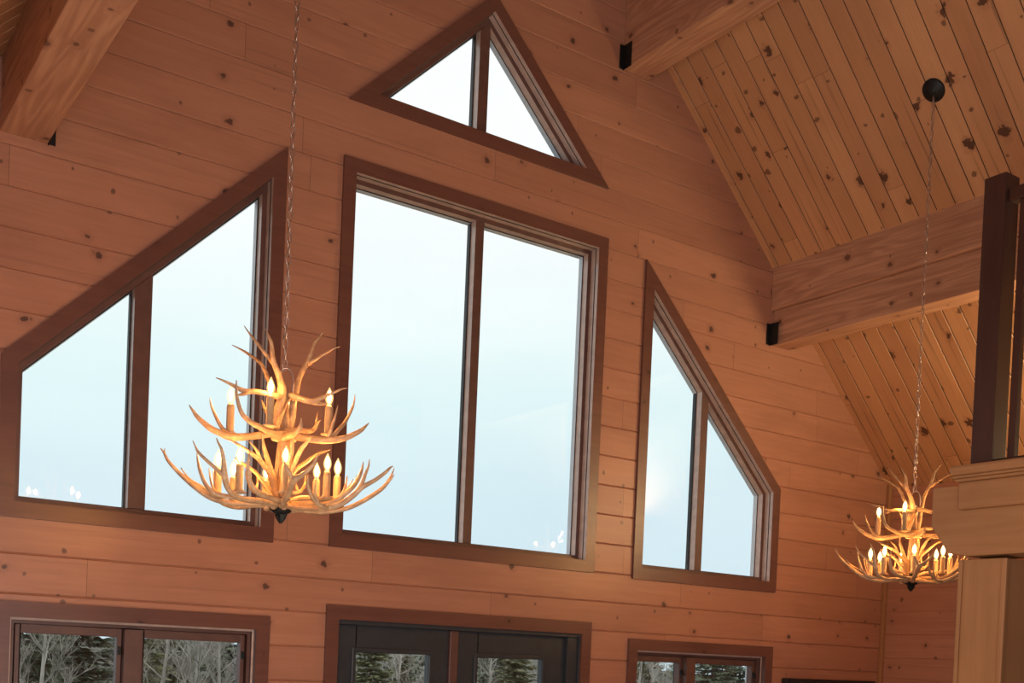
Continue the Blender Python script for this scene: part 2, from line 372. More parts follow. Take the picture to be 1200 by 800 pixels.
ANTLERS = {
    'lower': [
        [[(-0.004,-0.05,0.056,0.011),(-0.071,-0.09,0.051,0.01),(-0.171,-0.08,0.044,0.01),(-0.255,-0.07,0.059,0.01),(-0.316,-0.06,0.094,0.01),(-0.381,-0.05,0.145,0.008),(-0.432,-0.05,0.195,0.006),(-0.453,-0.05,0.231,0.004),(-0.467,-0.05,0.247,0.0015)],[(-0.446,-0.05,0.214,0.004),(-0.45,-0.05,0.234,0.0025),(-0.449,-0.06,0.246,0.001)]],
        [[(-0.014,-0.0,0.054,0.01),(-0.09,0.05,0.059,0.009),(-0.16,0.1,0.053,0.01),(-0.224,0.14,0.068,0.009),(-0.267,0.15,0.101,0.008),(-0.31,0.15,0.13,0.006),(-0.364,0.12,0.158,0.004),(-0.398,0.1,0.198,0.002)],[(-0.21,0.14,0.065,0.007),(-0.249,0.2,0.117,0.005),(-0.27,0.22,0.169,0.003),(-0.275,0.22,0.215,0.0015)],[(-0.238,0.14,0.081,0.006),(-0.274,0.18,0.141,0.004),(-0.29,0.18,0.215,0.0015)]],
        [[(-0.0,-0.1,0.053,0.011),(-0.034,-0.14,0.053,0.01),(-0.086,-0.2,0.048,0.01),(-0.149,-0.27,0.044,0.01),(-0.187,-0.31,0.069,0.01),(-0.203,-0.34,0.118,0.011),(-0.207,-0.35,0.167,0.007),(-0.215,-0.36,0.207,0.005),(-0.228,-0.36,0.231,0.0035),(-0.236,-0.36,0.25,0.0015)],[(-0.199,-0.34,0.105,0.008),(-0.222,-0.34,0.129,0.007),(-0.257,-0.34,0.156,0.006),(-0.3,-0.33,0.195,0.005),(-0.313,-0.33,0.217,0.003),(-0.323,-0.33,0.238,0.0015)]],
        [[(-0.007,-0.07,0.06,0.01),(-0.119,-0.17,0.049,0.009),(-0.167,-0.2,0.052,0.009),(-0.235,-0.22,0.058,0.009),(-0.274,-0.22,0.088,0.0075),(-0.299,-0.21,0.14,0.006),(-0.311,-0.2,0.184,0.004),(-0.315,-0.2,0.216,0.0015)],[(-0.229,-0.2,0.058,0.006),(-0.257,-0.13,0.099,0.004),(-0.27,-0.1,0.142,0.0025),(-0.274,-0.1,0.176,0.0012)]],
        [[(0.013,-0.08,0.05,0.012),(0.023,-0.13,0.058,0.011),(-0.014,-0.19,0.058,0.01),(-0.073,-0.25,0.069,0.01),(-0.106,-0.29,0.1,0.0085),(-0.117,-0.31,0.149,0.0065),(-0.118,-0.32,0.179,0.004),(-0.113,-0.32,0.219,0.0015)]],
        [[(0.013,-0.08,0.05,0.012),(0.016,-0.16,0.047,0.012),(0.034,-0.24,0.071,0.012),(0.054,-0.31,0.119,0.013),(0.079,-0.33,0.134,0.009),(0.119,-0.36,0.169,0.0065),(0.133,-0.37,0.194,0.004),(0.145,-0.37,0.224,0.0015)],[(0.051,-0.3,0.111,0.01),(0.04,-0.32,0.143,0.008),(0.026,-0.33,0.163,0.006),(0.016,-0.33,0.185,0.002)]],
        [[(0.027,-0.05,0.054,0.012),(0.081,-0.1,0.045,0.011),(0.14,-0.17,0.034,0.011),(0.195,-0.22,0.035,0.012),(0.243,-0.24,0.053,0.011),(0.284,-0.26,0.083,0.01),(0.319,-0.27,0.118,0.009),(0.371,-0.27,0.152,0.007),(0.41,-0.27,0.185,0.006),(0.426,-0.27,0.203,0.004),(0.438,-0.27,0.211,0.0015)],[(0.294,-0.26,0.094,0.008),(0.319,-0.26,0.133,0.007),(0.331,-0.26,0.171,0.006),(0.343,-0.26,0.205,0.0035),(0.345,-0.26,0.232,0.0015)],[(0.195,-0.22,0.032,0.01),(0.156,-0.27,0.04,0.009),(0.128,-0.3,0.063,0.008),(0.11,-0.32,0.099,0.006),(0.108,-0.33,0.124,0.0035),(0.108,-0.33,0.143,0.0015)],[(0.152,-0.28,0.045,0.007),(0.137,-0.31,0.079,0.005),(0.138,-0.32,0.114,0.003),(0.141,-0.32,0.141,0.0015)]],
        [[(0.027,-0.0,0.064,0.011),(0.116,-0.05,0.068,0.01),(0.2,-0.1,0.067,0.01),(0.265,-0.12,0.111,0.009),(0.302,-0.12,0.152,0.008),(0.324,-0.12,0.198,0.006),(0.332,-0.12,0.244,0.0015)],[(0.233,-0.11,0.079,0.007),(0.258,-0.06,0.122,0.005),(0.268,-0.04,0.164,0.002),(0.271,-0.04,0.192,0.001)]],
        [[(0.021,-0.0,0.053,0.011),(0.084,0.03,0.051,0.01),(0.172,0.06,0.05,0.009),(0.261,0.06,0.067,0.009),(0.313,0.06,0.088,0.009),(0.373,0.06,0.125,0.0085),(0.429,0.06,0.169,0.0075),(0.456,0.06,0.207,0.0055),(0.469,0.06,0.237,0.003),(0.476,0.06,0.259,0.0015)],[(0.45,0.06,0.192,0.005),(0.466,0.05,0.213,0.003),(0.476,0.05,0.229,0.0012)]],
        [[(0.027,0.05,0.081,0.011),(0.102,0.15,0.117,0.01),(0.195,0.25,0.133,0.009),(0.26,0.3,0.152,0.008),(0.286,0.32,0.191,0.006),(0.293,0.33,0.227,0.003),(0.296,0.33,0.253,0.0012)],[(0.267,0.3,0.156,0.006),(0.301,0.32,0.199,0.004),(0.322,0.32,0.239,0.0012)],[(0.271,0.3,0.153,0.006),(0.317,0.28,0.191,0.004),(0.333,0.27,0.251,0.0012)]],
        [[(0.006,0.05,0.083,0.011),(-0.037,0.17,0.121,0.01),(-0.078,0.28,0.14,0.009),(-0.112,0.34,0.16,0.008),(-0.136,0.36,0.206,0.005),(-0.145,0.36,0.243,0.0015)],[(-0.101,0.32,0.151,0.006),(-0.093,0.37,0.207,0.004),(-0.102,0.38,0.257,0.0012)]],
        [[(0.017,0.07,0.09,0.011),(0.041,0.2,0.138,0.01),(0.086,0.3,0.158,0.008),(0.111,0.35,0.201,0.006),(0.113,0.37,0.264,0.0015)],[(0.086,0.3,0.158,0.006),(0.07,0.36,0.211,0.004),(0.072,0.38,0.263,0.0012)]],
    ],
    'inner': [
        [[(-0.001,-0.0,0.073,0.011),(-0.016,-0.02,0.114,0.013),(-0.028,-0.05,0.154,0.012),(-0.052,-0.1,0.19,0.01),(-0.093,-0.15,0.226,0.008),(-0.146,-0.19,0.252,0.006),(-0.175,-0.2,0.267,0.004),(-0.202,-0.2,0.28,0.0015)],[(-0.073,-0.12,0.209,0.007),(-0.091,-0.12,0.255,0.005),(-0.123,-0.12,0.289,0.0015)]],
        [[(-0.005,0.02,0.096,0.011),(-0.021,-0.0,0.169,0.011),(-0.044,-0.03,0.222,0.01),(-0.063,-0.06,0.274,0.008),(-0.07,-0.07,0.306,0.005),(-0.071,-0.08,0.332,0.002)]],
        [[(-0.015,0.05,0.096,0.01),(-0.056,0.12,0.156,0.009),(-0.097,0.18,0.212,0.008),(-0.149,0.22,0.25,0.007),(-0.19,0.23,0.278,0.002)]],
        [[(0.026,0.04,0.097,0.011),(0.031,0.06,0.154,0.011),(0.061,0.1,0.219,0.009),(0.103,0.14,0.264,0.008),(0.149,0.18,0.307,0.006),(0.186,0.2,0.328,0.004),(0.211,0.2,0.338,0.0015)]],
        [[(0.029,-0.0,0.11,0.011),(0.037,-0.03,0.162,0.011),(0.055,-0.06,0.218,0.01),(0.079,-0.09,0.274,0.008),(0.098,-0.1,0.301,0.006),(0.118,-0.11,0.321,0.003)]],
        [[(0.015,-0.03,0.098,0.012),(0.023,-0.05,0.165,0.013),(0.031,-0.06,0.216,0.012),(0.043,-0.07,0.267,0.009),(0.045,-0.08,0.3,0.007),(0.045,-0.08,0.328,0.003)]],
    ],
    'middle': [
        [[(0.002,-0.0,0.356,0.013),(-0.038,-0.02,0.346,0.013),(-0.116,-0.03,0.327,0.013),(-0.193,-0.03,0.317,0.014),(-0.24,-0.03,0.33,0.012),(-0.281,-0.03,0.347,0.011),(-0.328,-0.03,0.384,0.008),(-0.349,-0.03,0.41,0.005),(-0.365,-0.03,0.432,0.0015)],[(-0.206,-0.03,0.323,0.009),(-0.242,-0.02,0.363,0.007),(-0.271,-0.0,0.42,0.005),(-0.283,-0.0,0.45,0.003),(-0.287,-0.0,0.473,0.0013)],[(-0.197,-0.02,0.332,0.006),(-0.211,0.03,0.379,0.004),(-0.22,0.04,0.436,0.0012)]],
        [[(0.016,-0.05,0.341,0.012),(-0.004,-0.09,0.335,0.012),(-0.044,-0.14,0.33,0.011),(-0.103,-0.2,0.343,0.0095),(-0.149,-0.24,0.371,0.008),(-0.17,-0.26,0.427,0.006),(-0.174,-0.26,0.463,0.004),(-0.175,-0.26,0.495,0.0015)],[(-0.028,-0.1,0.335,0.009),(-0.003,-0.06,0.41,0.009),(0.012,-0.02,0.465,0.008),(0.031,-0.0,0.502,0.005)]],
        [[(0.03,-0.0,0.355,0.013),(0.054,-0.02,0.343,0.013),(0.106,-0.04,0.333,0.013),(0.191,-0.06,0.33,0.013),(0.259,-0.07,0.344,0.011),(0.316,-0.08,0.375,0.008),(0.336,-0.08,0.394,0.005),(0.351,-0.08,0.411,0.0015)],[(0.202,-0.05,0.343,0.009),(0.226,-0.03,0.376,0.008),(0.257,-0.0,0.42,0.007),(0.285,0.03,0.482,0.005),(0.295,0.04,0.517,0.003),(0.297,0.04,0.549,0.0013)],[(0.188,-0.05,0.338,0.008),(0.203,-0.06,0.386,0.006),(0.214,-0.07,0.43,0.0045),(0.223,-0.08,0.471,0.0013)]],
        [[(0.03,0.04,0.37,0.012),(0.073,0.12,0.395,0.01),(0.123,0.17,0.405,0.009),(0.145,0.19,0.429,0.007),(0.148,0.2,0.461,0.004),(0.15,0.2,0.494,0.0013)],[(0.145,0.18,0.42,0.005),(0.154,0.17,0.444,0.003),(0.163,0.17,0.456,0.0012)]],
        [[(0.009,0.04,0.378,0.012),(-0.013,0.14,0.41,0.01),(-0.028,0.22,0.442,0.009),(-0.066,0.26,0.491,0.007),(-0.089,0.27,0.542,0.002)],[(-0.032,0.22,0.446,0.006),(-0.016,0.27,0.505,0.004),(-0.021,0.28,0.551,0.0013)]],
        [[(0.013,-0.05,0.327,0.013),(0.029,-0.14,0.319,0.012),(0.055,-0.22,0.316,0.01),(0.073,-0.26,0.337,0.007),(0.075,-0.28,0.366,0.002)]],
    ],
    'upper': [
        [[(-0.011,-0.03,0.353,0.015),(-0.026,-0.04,0.384,0.015),(-0.015,-0.05,0.439,0.016),(-0.0,-0.06,0.503,0.016),(-0.016,-0.06,0.571,0.012),(-0.042,-0.07,0.631,0.01),(-0.051,-0.07,0.695,0.007),(-0.063,-0.07,0.725,0.005),(-0.077,-0.07,0.754,0.0015)],[(-0.035,-0.06,0.614,0.009),(-0.077,-0.04,0.666,0.007),(-0.12,-0.02,0.719,0.005),(-0.145,-0.01,0.75,0.003),(-0.163,-0.0,0.777,0.0013)]],
        [[(-0.003,-0.0,0.499,0.012),(-0.032,0.05,0.542,0.01),(-0.058,0.08,0.582,0.009),(-0.073,0.1,0.621,0.008),(-0.096,0.12,0.662,0.007),(-0.15,0.15,0.704,0.005),(-0.186,0.16,0.724,0.003),(-0.215,0.17,0.738,0.0013)]],
        [[(0.014,-0.04,0.492,0.012),(-0.03,-0.1,0.482,0.011),(-0.096,-0.14,0.484,0.009),(-0.148,-0.16,0.478,0.009),(-0.194,-0.17,0.495,0.006),(-0.227,-0.18,0.506,0.004),(-0.256,-0.18,0.515,0.0015)],[(-0.126,-0.15,0.479,0.008),(-0.154,-0.17,0.462,0.006),(-0.176,-0.18,0.454,0.002)]],
        [[(0.03,-0.0,0.366,0.014),(0.041,0.01,0.421,0.014),(0.046,0.02,0.487,0.013),(0.055,0.03,0.539,0.012),(0.063,0.03,0.582,0.01),(0.079,0.04,0.628,0.009),(0.105,0.05,0.689,0.008),(0.121,0.06,0.747,0.006),(0.141,0.07,0.78,0.004),(0.158,0.07,0.803,0.0015)],[(0.099,0.05,0.657,0.007),(0.129,0.03,0.676,0.006),(0.173,0.01,0.703,0.004),(0.203,-0.0,0.721,0.003),(0.227,-0.0,0.731,0.0013)]],
        [[(0.01,-0.03,0.507,0.011),(0.044,-0.04,0.501,0.012),(0.082,-0.05,0.489,0.012),(0.12,-0.06,0.483,0.011),(0.167,-0.06,0.505,0.007),(0.211,-0.07,0.527,0.005),(0.234,-0.07,0.54,0.0035),(0.258,-0.08,0.545,0.0013)],[(0.106,-0.06,0.482,0.009),(0.145,-0.05,0.477,0.007),(0.176,-0.04,0.482,0.003)]],
    ],
}
FLAMES_LOW = [(-0.239, -0.1, 0.216), (-0.188, 0.15, 0.222), (-0.153, -0.2, 0.223), (0.022, -0.2, 0.235), (0.158, 0.22, 0.248), (0.192, -0.03, 0.247), (0.24, 0.08, 0.249), (-0.056, 0.27, 0.236)]
FLAMES_UP = [(-0.046, -0.16, 0.507), (-0.204, -0.0, 0.495), (0.19, -0.0, 0.523), (0.019, 0.17, 0.521)]
# ---------------------------------------------------------------- the house: plan numbers
HW = 4.274                                     # half width
RZ, RM = 7.744, .984                           # ridge height, roof slope
YB = -8.6                                      # back of the room
def roof_z(x): return RZ - RM * abs(x)
CEN = [(-1.025, 2.551), (1.025, 2.551), (1.025, 4.905), (-1.025, 4.905)]
RGT = [(1.386, 2.538), (2.89, 2.538), (2.89, 3.366), (1.386, 4.846)]
LFT = [(-2.89, 2.538), (-1.386, 2.538), (-1.386, 4.846), (-2.89, 3.366)]
TRI = [(-1.006, 5.25), (1.006, 5.25), (0, 6.24)]
LWL = [(-2.89, .85), (-1.386, .85), (-1.386, 2.105), (-2.89, 2.105)]
LWR = [(1.380, .85), (2.89, .85), (2.89, 2.102), (1.380, 2.102)]
DOR = [(-1.025, 0.0), (1.025, 0.0), (1.025, 2.2), (-1.025, 2.2)]
CW = .083                                      # casing width
holes = [inset(p, CW) for p in (CEN, RGT, LFT, TRI, LWL, LWR)] + [[(-1.025 + CW, -.1), (1.025 - CW, -.1), (1.025 - CW, 2.2 - CW), (-1.025 + CW, 2.2 - CW)]]

# gable wall of V-jointed boards
def gable(boards, y_face, mat, name, x0=-HW, x1=HW):
    mb = MB(); bev = .007; dep = .009
    if boards:
        k0 = int(math.floor((0 - WO) / WP)); rows = [(WO + k * WP, WO + (k + 1) * WP) for k in range(k0, 26)]
    else: rows = [(0, RZ)]
    for z0, z1 in rows:
        strips = [(z0, z0 + bev, dep, 0), (z0 + bev, z1 - bev, 0, 0), (z1 - bev, z1, 0, dep)] if boards else [(z0, z1, 0, 0)]
        for a, b_, ya, yb in strips:
            a_ = max(a, 0)
            if b_ <= a_: continue
            p = [(x0, a_), (x1, a_), (x1, b_), (x0, b_)]
            p = clip(p, (0, RZ), (-5, RZ - RM * 5), True); p = clip(p, (5, RZ - RM * 5), (0, RZ), True) if len(p) > 2 else p
            if len(p) < 3: continue
            ps = [p]
            for h in holes: ps = subtract(ps, h)
            for q in ps:
                mb.face([(x_, y_face + (ya + (yb - ya) * (z_ - a) / (b_ - a)), z_) for x_, z_ in q])
    return struct(mb.build(name, mat, fix=False))
gable(True, 0.0, M_wall, 'wall_front')
gable(False, .16, M_wall, 'wall_front_outside')

def side_wall(name, x, sgn, z_off, mat):
    mb = MB(); top = roof_z(HW); z = z_off - .2 * 20
    while z < top:
        a, b_ = max(z, 0), min(z + .2, top)
        if b_ > a + .02:
            mb.face([(x, YB, a + .006), (x, 0.05, a + .006), (x, 0.05, b_ - .006), (x, YB, b_ - .006)])
            mb.face([(x + sgn * .005, YB, a), (x + sgn * .005, 0.05, a), (x, 0.05, a + .006), (x, YB, a + .006)])
            mb.face([(x, YB, b_ - .006), (x, 0.05, b_ - .006), (x + sgn * .005, 0.05, b_), (x + sgn * .005, YB, b_)])
        z += .2
    mb.box(x + sgn * .02, x + sgn * .16, YB, .16, 0, top + .1)
    return struct(mb.build(name, mat, fix=False))
side_wall('wall_right', HW, 1, 2.065 + .0, M_wall_side)
side_wall('wall_left', -HW, -1, 2.065, M_wall_side)
mb = MB(); mb.prism([(-HW, 0), (HW, 0), (HW, roof_z(HW)), (0, RZ), (-HW, roof_z(HW))], 'y', YB - .15, YB); struct(mb.build('wall_back', M_wall))
mb = MB(); mb.box(-HW - .16, HW + .16, YB - .15, .16, -.2, 0); struct(mb.build('floor', M_floor))

def ceiling(sgn, name):
    mb = MB(); pitch = .1425; k = 0; y = -.0575 + pitch
    ex = HW + .05
    def pt(x_, y_, d=0): return (sgn * x_, y_, RZ - RM * x_ + d)
    y = 0.085
    while y > YB:
        a, b_ = y - pitch, y
        mb.face([pt(0, a + .006), pt(ex, a + .006), pt(ex, b_ - .006), pt(0, b_ - .006)])
        mb.face([pt(0, a + .0028, .006), pt(ex, a + .0028, .006), pt(ex, a + .006), pt(0, a + .006)])
        mb.face([pt(0, b_ - .006), pt(ex, b_ - .006), pt(ex, b_ - .0028, .006), pt(0, b_ - .0028, .006)])
        mb.face([pt(0, a + .0028, .006), pt(0, a + .0028, .018), pt(ex, a + .0028, .018), pt(ex, a + .0028, .006)], 1)
        mb.face([pt(0, b_ - .0028, .006), pt(0, b_ - .0028, .018), pt(ex, b_ - .0028, .018), pt(ex, b_ - .0028, .006)], 1)
        y -= pitch
    mb.prism([(0, RZ + .02), (sgn * (HW + .3), RZ - RM * (HW + .3) + .02), (sgn * (HW + .3), RZ - RM * (HW + .3) + .25), (0, RZ + .25)], 'y', YB - .2, .2)
    return struct(mb.build(name, [M_ceil, M_groove], fix=False))
ceiling(1, 'ceiling_right'); ceiling(-1, 'ceiling_left')
mb = MB(); mb.box(HW - .036, HW + .0, -.036, 0.0, 0, roof_z(HW) + .03); struct(mb.build('trim_1', M_lp_z, bevel=.006))

# ---------------------------------------------------------------- windows
def window(n, outer, mull=None, mw=.065, casement=False, sill_x=None):
    root = struct(empty('window_%d' % n, (sum(p[0] for p in outer) / len(outer), 0, outer[0][1])))
    ox, oz = root.location.x, root.location.z
    def P(p, y): return (p[0] - ox, y, p[1] - oz)
    inner = inset(outer, CW); nn = len(outer)
    # mitred casing boards, each its own material direction
    mb = MB()
    for i in range(nn):
        a, b_ = outer[i], outer[(i + 1) % nn]; c_, d_ = inner[(i + 1) % nn], inner[i]
        mb.face([P(a, -.02), P(b_, -.02), P(c_, -.02), P(d_, -.02)])
        mb.face([P(a, 0.004), P(b_, 0.004), P(b_, -.02), P(a, -.02)])
    cas = mb.build('casing', M_trim, root)
    prof = [(0, -.02, 1), (0, .012, 2), (.004, .012, 2), (.004, .016, 1), (.004, .06, 0), (.034, .06, 1), (.034, .112, 2), (.042, .112, 3), (.045, .150, 3)]
    if casement:
        prof = [(0, -.02, 0), (0, .02, 1), (.012, .02, 0), (.012, .045, 0), (.03, .045, 0), (.03, .115, 2), (.045, .115, 3), (.045, .15, 3)]
    mb = MB()
    for k in range(len(prof) - 1):
        A = inset(outer, CW + prof[k][0]) if prof[k][0] else inner
        B = inset(outer, CW + prof[k + 1][0]) if prof[k + 1][0] else inner
        mi = prof[k][2]
        for i in range(nn):
            j = (i + 1) % nn
            mb.face([P(A[i], prof[k][1]), P(A[j], prof[k][1]), P(B[j], prof[k + 1][1]), P(B[i], prof[k + 1][1])], mi)
    B = inset(outer, CW + .045); O = inset(outer, CW - .05)
    for i in range(nn):
        j = (i + 1) % nn
        mb.face([P(B[i], .15), P(B[j], .15), P(O[j], .165), P(O[i], .165)], 3)
    mb.build('window_frame', [M_sash, M_jamb, M_gasket, M_alu], root, fix=False)
    open_ = inset(outer, CW + .036)
    def bar(x_, w_, y0, y1, mats, name, mi=0):
        p = clip(open_, (x_ - w_, 0), (x_ - w_, 9), False); p = clip(p, (x_ + w_, 0), (x_ + w_, 9), True)
        q = MB(); q.prism([(a - ox, b_ - oz) for a, b_ in p], 'y', y0, y1, mi)
        return q
    if mull is not None:
        q = bar(mull, mw / 2, .058 if not casement else .01, .115, None, '')
        # sky light painted on the sides: left and right faces take the paler jamb colour
        mo = q.build('mullion', [M_sash, M_jamb], root)
        for f_ in mo.data.polygons:
            if abs(f_.normal.x) > .9: f_.material_index = 1 if not casement else 0
        bar(mull, mw / 2 + .008, .115, .15, None, '').build('mullion_gasket', M_gasket, root)
    # glazing
    g_ = inset(outer, CW + .045)
    if mull is not None:
        halves = [clip(g_, (mull - mw / 2 - .008, 0), (mull - mw / 2 - .008, 9), True), clip(g_, (mull + mw / 2 + .008, 0), (mull + mw / 2 + .008, 9), False)]
    else: halves = [g_]
    for h in halves:
        q = MB(); q.prism([(a - ox, b_ - oz) for a, b_ in h], 'y', .120, .126); q.build('pane', M_glass, root)
        if casement:
            hx = [a for a, _ in h]; hz = [b_ for _, b_ in h]
            x0, x1, z0, z1 = min(hx) - .006, max(hx) + .006, min(hz) - .01, max(hz) + .01
            q = MB(); w_ = .026; wt_ = .05
            q.box(x0 - ox, x0 + w_ - ox, .06, .118, z0 - oz, z1 - oz); q.box(x1 - w_ - ox, x1 - ox, .06, .118, z0 - oz, z1 - oz)
            q.box(x0 + w_ - ox, x1 - w_ - ox, .06, .118, z1 - wt_ * .9 - oz, z1 - oz); q.box(x0 + w_ - ox, x1 - w_ - ox, .06, .118, z0 - oz, z0 + wt_ - oz)
            q.build('sash', M_sash, root, bevel=.003)
            q = MB(); q.box(x1 - .022 - ox, x1 - .004 - ox, .045, .062, 1.85 - oz, 1.89 - oz); q.box(x1 - .026 - ox, x1 - .008 - ox, .03, .046, 1.845 - oz, 1.86 - oz)
            q.build('latch', M_iron, root, bevel=.002)
    return root
window(1, LFT, -2.165, .095)
window(2, CEN, 0.0, .065)
window(3, RGT, 2.095, .072)
window(4, TRI, -.02, .075)
window(5, LWL, -2.17, .09, casement=True)
window(6, LWR, 2.03, .09, casement=True)

# ---------------------------------------------------------------- french doors
dr = struct(empty('door_1', (0, 0, 0)))
mb = MB()
o_, i_ = [(-1.025, 0), (-1.025, 2.2), (1.025, 2.2), (1.025, 0)], [(-.942, 0), (-.942, 2.112), (.942, 2.112), (.942, 0)]
for k in range(3):
    mb.face([(o_[k][0], -.02, o_[k][1]), (o_[k + 1][0], -.02, o_[k + 1][1]), (i_[k + 1][0], -.02, i_[k + 1][1]), (i_[k][0], -.02, i_[k][1])])
    mb.face([(o_[k][0], .004, o_[k][1]), (o_[k + 1][0], .004, o_[k + 1][1]), (o_[k + 1][0], -.02, o_[k + 1][1]), (o_[k][0], -.02, o_[k][1])])
    mb.face([(i_[k][0], .004, i_[k][1]), (i_[k + 1][0], .004, i_[k + 1][1]), (i_[k + 1][0], -.02, i_[k + 1][1]), (i_[k][0], -.02, i_[k][1])])
mb.build('casing', M_trim, dr)
mb = MB()
mb.box(-.95, .95, 0, .16, 2.085, 2.16); mb.box(-.96, -.93, 0, .16, 0, 2.085); mb.box(.93, .96, 0, .16, 0, 2.085)
mb.box(-.93, -.918, .018, .16, 0, 2.085); mb.box(.84, .93, .012, .16, 0, 2.085)
mb.build('door_frame', M_black, dr, bevel=.003)
def leaf(x0, x1, gx0, gx1):
    mb = MB(); zt = 2.0845; gt = 1.918; gb = .25; y0, y1 = .045, .09
    mb.box(x0, gx0, y0, y1, .01, zt); mb.box(gx1, x1, y0, y1, .01, zt)
    mb.box(gx0, gx1, y0, y1, gt, zt); mb.box(gx0, gx1, y0, y1, .01, gb)
    lf = mb.build('door_leaf', M_black, dr, bevel=.003)
    q = MB(); w = .028
    q.box(gx0 - w, gx1 + w, y0 - .012, y0, gt, gt + w); q.box(gx0 - w, gx1 + w, y0 - .012, y0, gb - w, gb)
    q.box(gx0 - w, gx0, y0 - .012, y0, gb, gt); q.box(gx1, gx1 + w, y0 - .012, y0, gb, gt)
    q.build('glazing_bead', M_black, lf, bevel=.005)
    q = MB(); q.box(gx0, gx1, .066, .072, gb, gt); q.build('pane', M_glass, lf)
    return lf
leaf(-.918, -.115, -.79, -.265); leaf(-.045, .838, .112, .645)
mb = MB(); mb.box(-.113, -.047, .03, .1, 0, 2.0845); o = mb.build('astragal', M_sash, dr, bevel=.006)

# ---------------------------------------------------------------- television on the gable wall
tv = empty('television', (3.585, 0, 1.22)); tag(tv, 'dark flat television low on the gable wall by the right corner, only top edge showing', 'television')
mb = MB(); mb.box(-.565, .565, -.055, -.005, 0, .636); mb.build('bezel', M_gasket, tv, bevel=.006)
mb = MB(); mb.box(-.545, .545, -.058, -.0555, .02, .622); mb.build('screen', M_screen, tv)

# ---------------------------------------------------------------- purlins
def purlin(x0, x1, zb, label, inner_x, split=None):
    root = empty('ceiling_beam', ((x0 + x1) / 2, 0, zb)); tag(root, label, 'beam', None)
    cx = (x0 + x1) / 2; s = 1 if cx > 0 else -1
    a, b_ = x0 - cx, x1 - cx
    za, zb_ = roof_z(x0) - zb + .02, roof_z(x1) - zb + .02
    mb = MB()
    if split is None:
        mb.prism([(a, 0), (b_, 0), (b_, zb_), (a, za)], 'y', -8.55, -.001)
        mb.build('beam_timber', M_beam, root, bevel=.006)
    else:
        mb.prism([(a + .0, split), (b_, split), (b_, zb_), (a, za)], 'y', -8.55, -.001)
        mb.build('upper_timber', M_beam, root, bevel=.006)
        q = MB(); q.prism([(a + .034, 0), (b_ - .0028, 0), (b_ - .0028, split - .001), (a + .034, split - .001)], 'y', -8.55, -.001)
        q.build('lower_timber', M_beam, root, bevel=.005)
    # iron hanger: flange on the wall + cheek on the beam
    ix = a if inner_x == 'low' else b_; k = -1 if inner_x == 'low' else 1
    q = MB()
    fx = sorted((ix, ix + k * .038)); q.box(fx[0], fx[1], -.008, 0, -.0, .165)
    fx = sorted((ix + k * .001, ix + k * .006)); q.box(fx[0], fx[1], -.09, 0, -.006, .165)
    for zz in (.03, .08, .13):
        q.box(ix + k * .006 - .003, ix + k * .006 + .003, -.055, -.043, zz, zz + .012)
    q.build('beam_hanger', M_iron, root, bevel=.001)
    return root
purlin(2.70, 2.93, 4.483, 'heavy pine beam running out below the right ceiling slope behind the right chandelier chain', 'low', split=.272)
purlin(-2.93, -2.70, 4.483, 'heavy pine beam with pale underside crossing the top left corner', 'high')
purlin(1.10, 1.335, 6.115, 'heavy pine beam high under the right ceiling slope beside the triangular window', 'low')

# ---------------------------------------------------------------- loft edge
lb = empty('loft_beam', (1.2, -2.63, 2.54)); tag(lb, 'pale pine loft beam with chipped corner end and crown moulding on the square post', 'beam')
mb = MB(); mb.prism([(0, .367), (-6, .367), (-6, 0), (-.22, 0), (-.11, .018), (0, .163)], 'x', 0.0, .24); mb.build('beam_timber', M_lp_y, lb, bevel=.005)
mb = MB()
for (x0, x1, y1, z0, z1) in ((-.035, .26, -.175, .235, .375),): mb.box(x0, x1, -6, y1, z0, z1)
mb.build('fascia_board', M_lp_y, lb, bevel=.008)
mb = MB()
mb.box(-.073, .262, -6, -.137, .406, .458)
mb.build('crown_moulding', M_lp_y, lb, bevel=.016)
mb = MB(); mb.box(-.062, .262, -6, -.148, .392, .405); mb.box(-.048, .262, -6, -.162, .375, .392); mb.build('bead_moulding', M_lp_y, lb, bevel=.005)
mb = MB(); mb.box(1.46, HW - .01, -8.5, -2.86, 2.62, 2.96); mb.box(1.44, HW - .01, -8.5, -2.80, 2.96, 2.99)
struct(mb.build('loft_floor', M_lp_y))

pc = empty('timber_column', (1.34, -2.93, 0)); tag(pc, 'square boxed pale pine column holding up the loft beam', 'column')
mb = MB(); mb.box(-.112, .25, -.112, .118, 0, 2.525); mb.build('column_body', M_lp_z, pc, bevel=.004)
mb = MB(); mb.box(-.12, -.04, .118, .140, 0, 2.525); mb.build('corner_board', M_lp_z, pc, bevel=.003)
mb = MB(); mb.box(-.120, -.112, -.128, -.1, 0, 2.522); mb.box(-.120, -.1, -.128, -.112, 0, 2.522); mb.build('corner_board', M_lp_z, pc, bevel=.003)

rl = empty('loft_railing', (1.26, -2.9, 2.998)); tag(rl, 'dark brown loft railing with square corner post on the pale loft edge', 'railing')
mb = MB(); mb.box(-.06, .06, -.06, .06, 0, 1.455); mb.build('newel_post', M_newel, rl, bevel=.004)
mb = MB(); mb.box(-.035, .035, -4.5, -.061, 1.31, 1.378); mb.build('handrail', M_newel, rl, bevel=.008)
mb = MB(); mb.box(-.02, .02, -4.5, -.061, 0, .03); mb.build('bottom_rail', M_newel, rl, bevel=.003)
q = MB(); q.box(-.019, .019, -.019, .019, .0, 1.31); bal = q.build('baluster', M_newel, rl, bevel=.002); bal.location = (0, -.135, 0)
for k in range(1, 9):
    c_ = bal.copy(); C.objects.link(c_); c_.parent = rl; c_.location = (0, -.135 - .115 * k, 0)

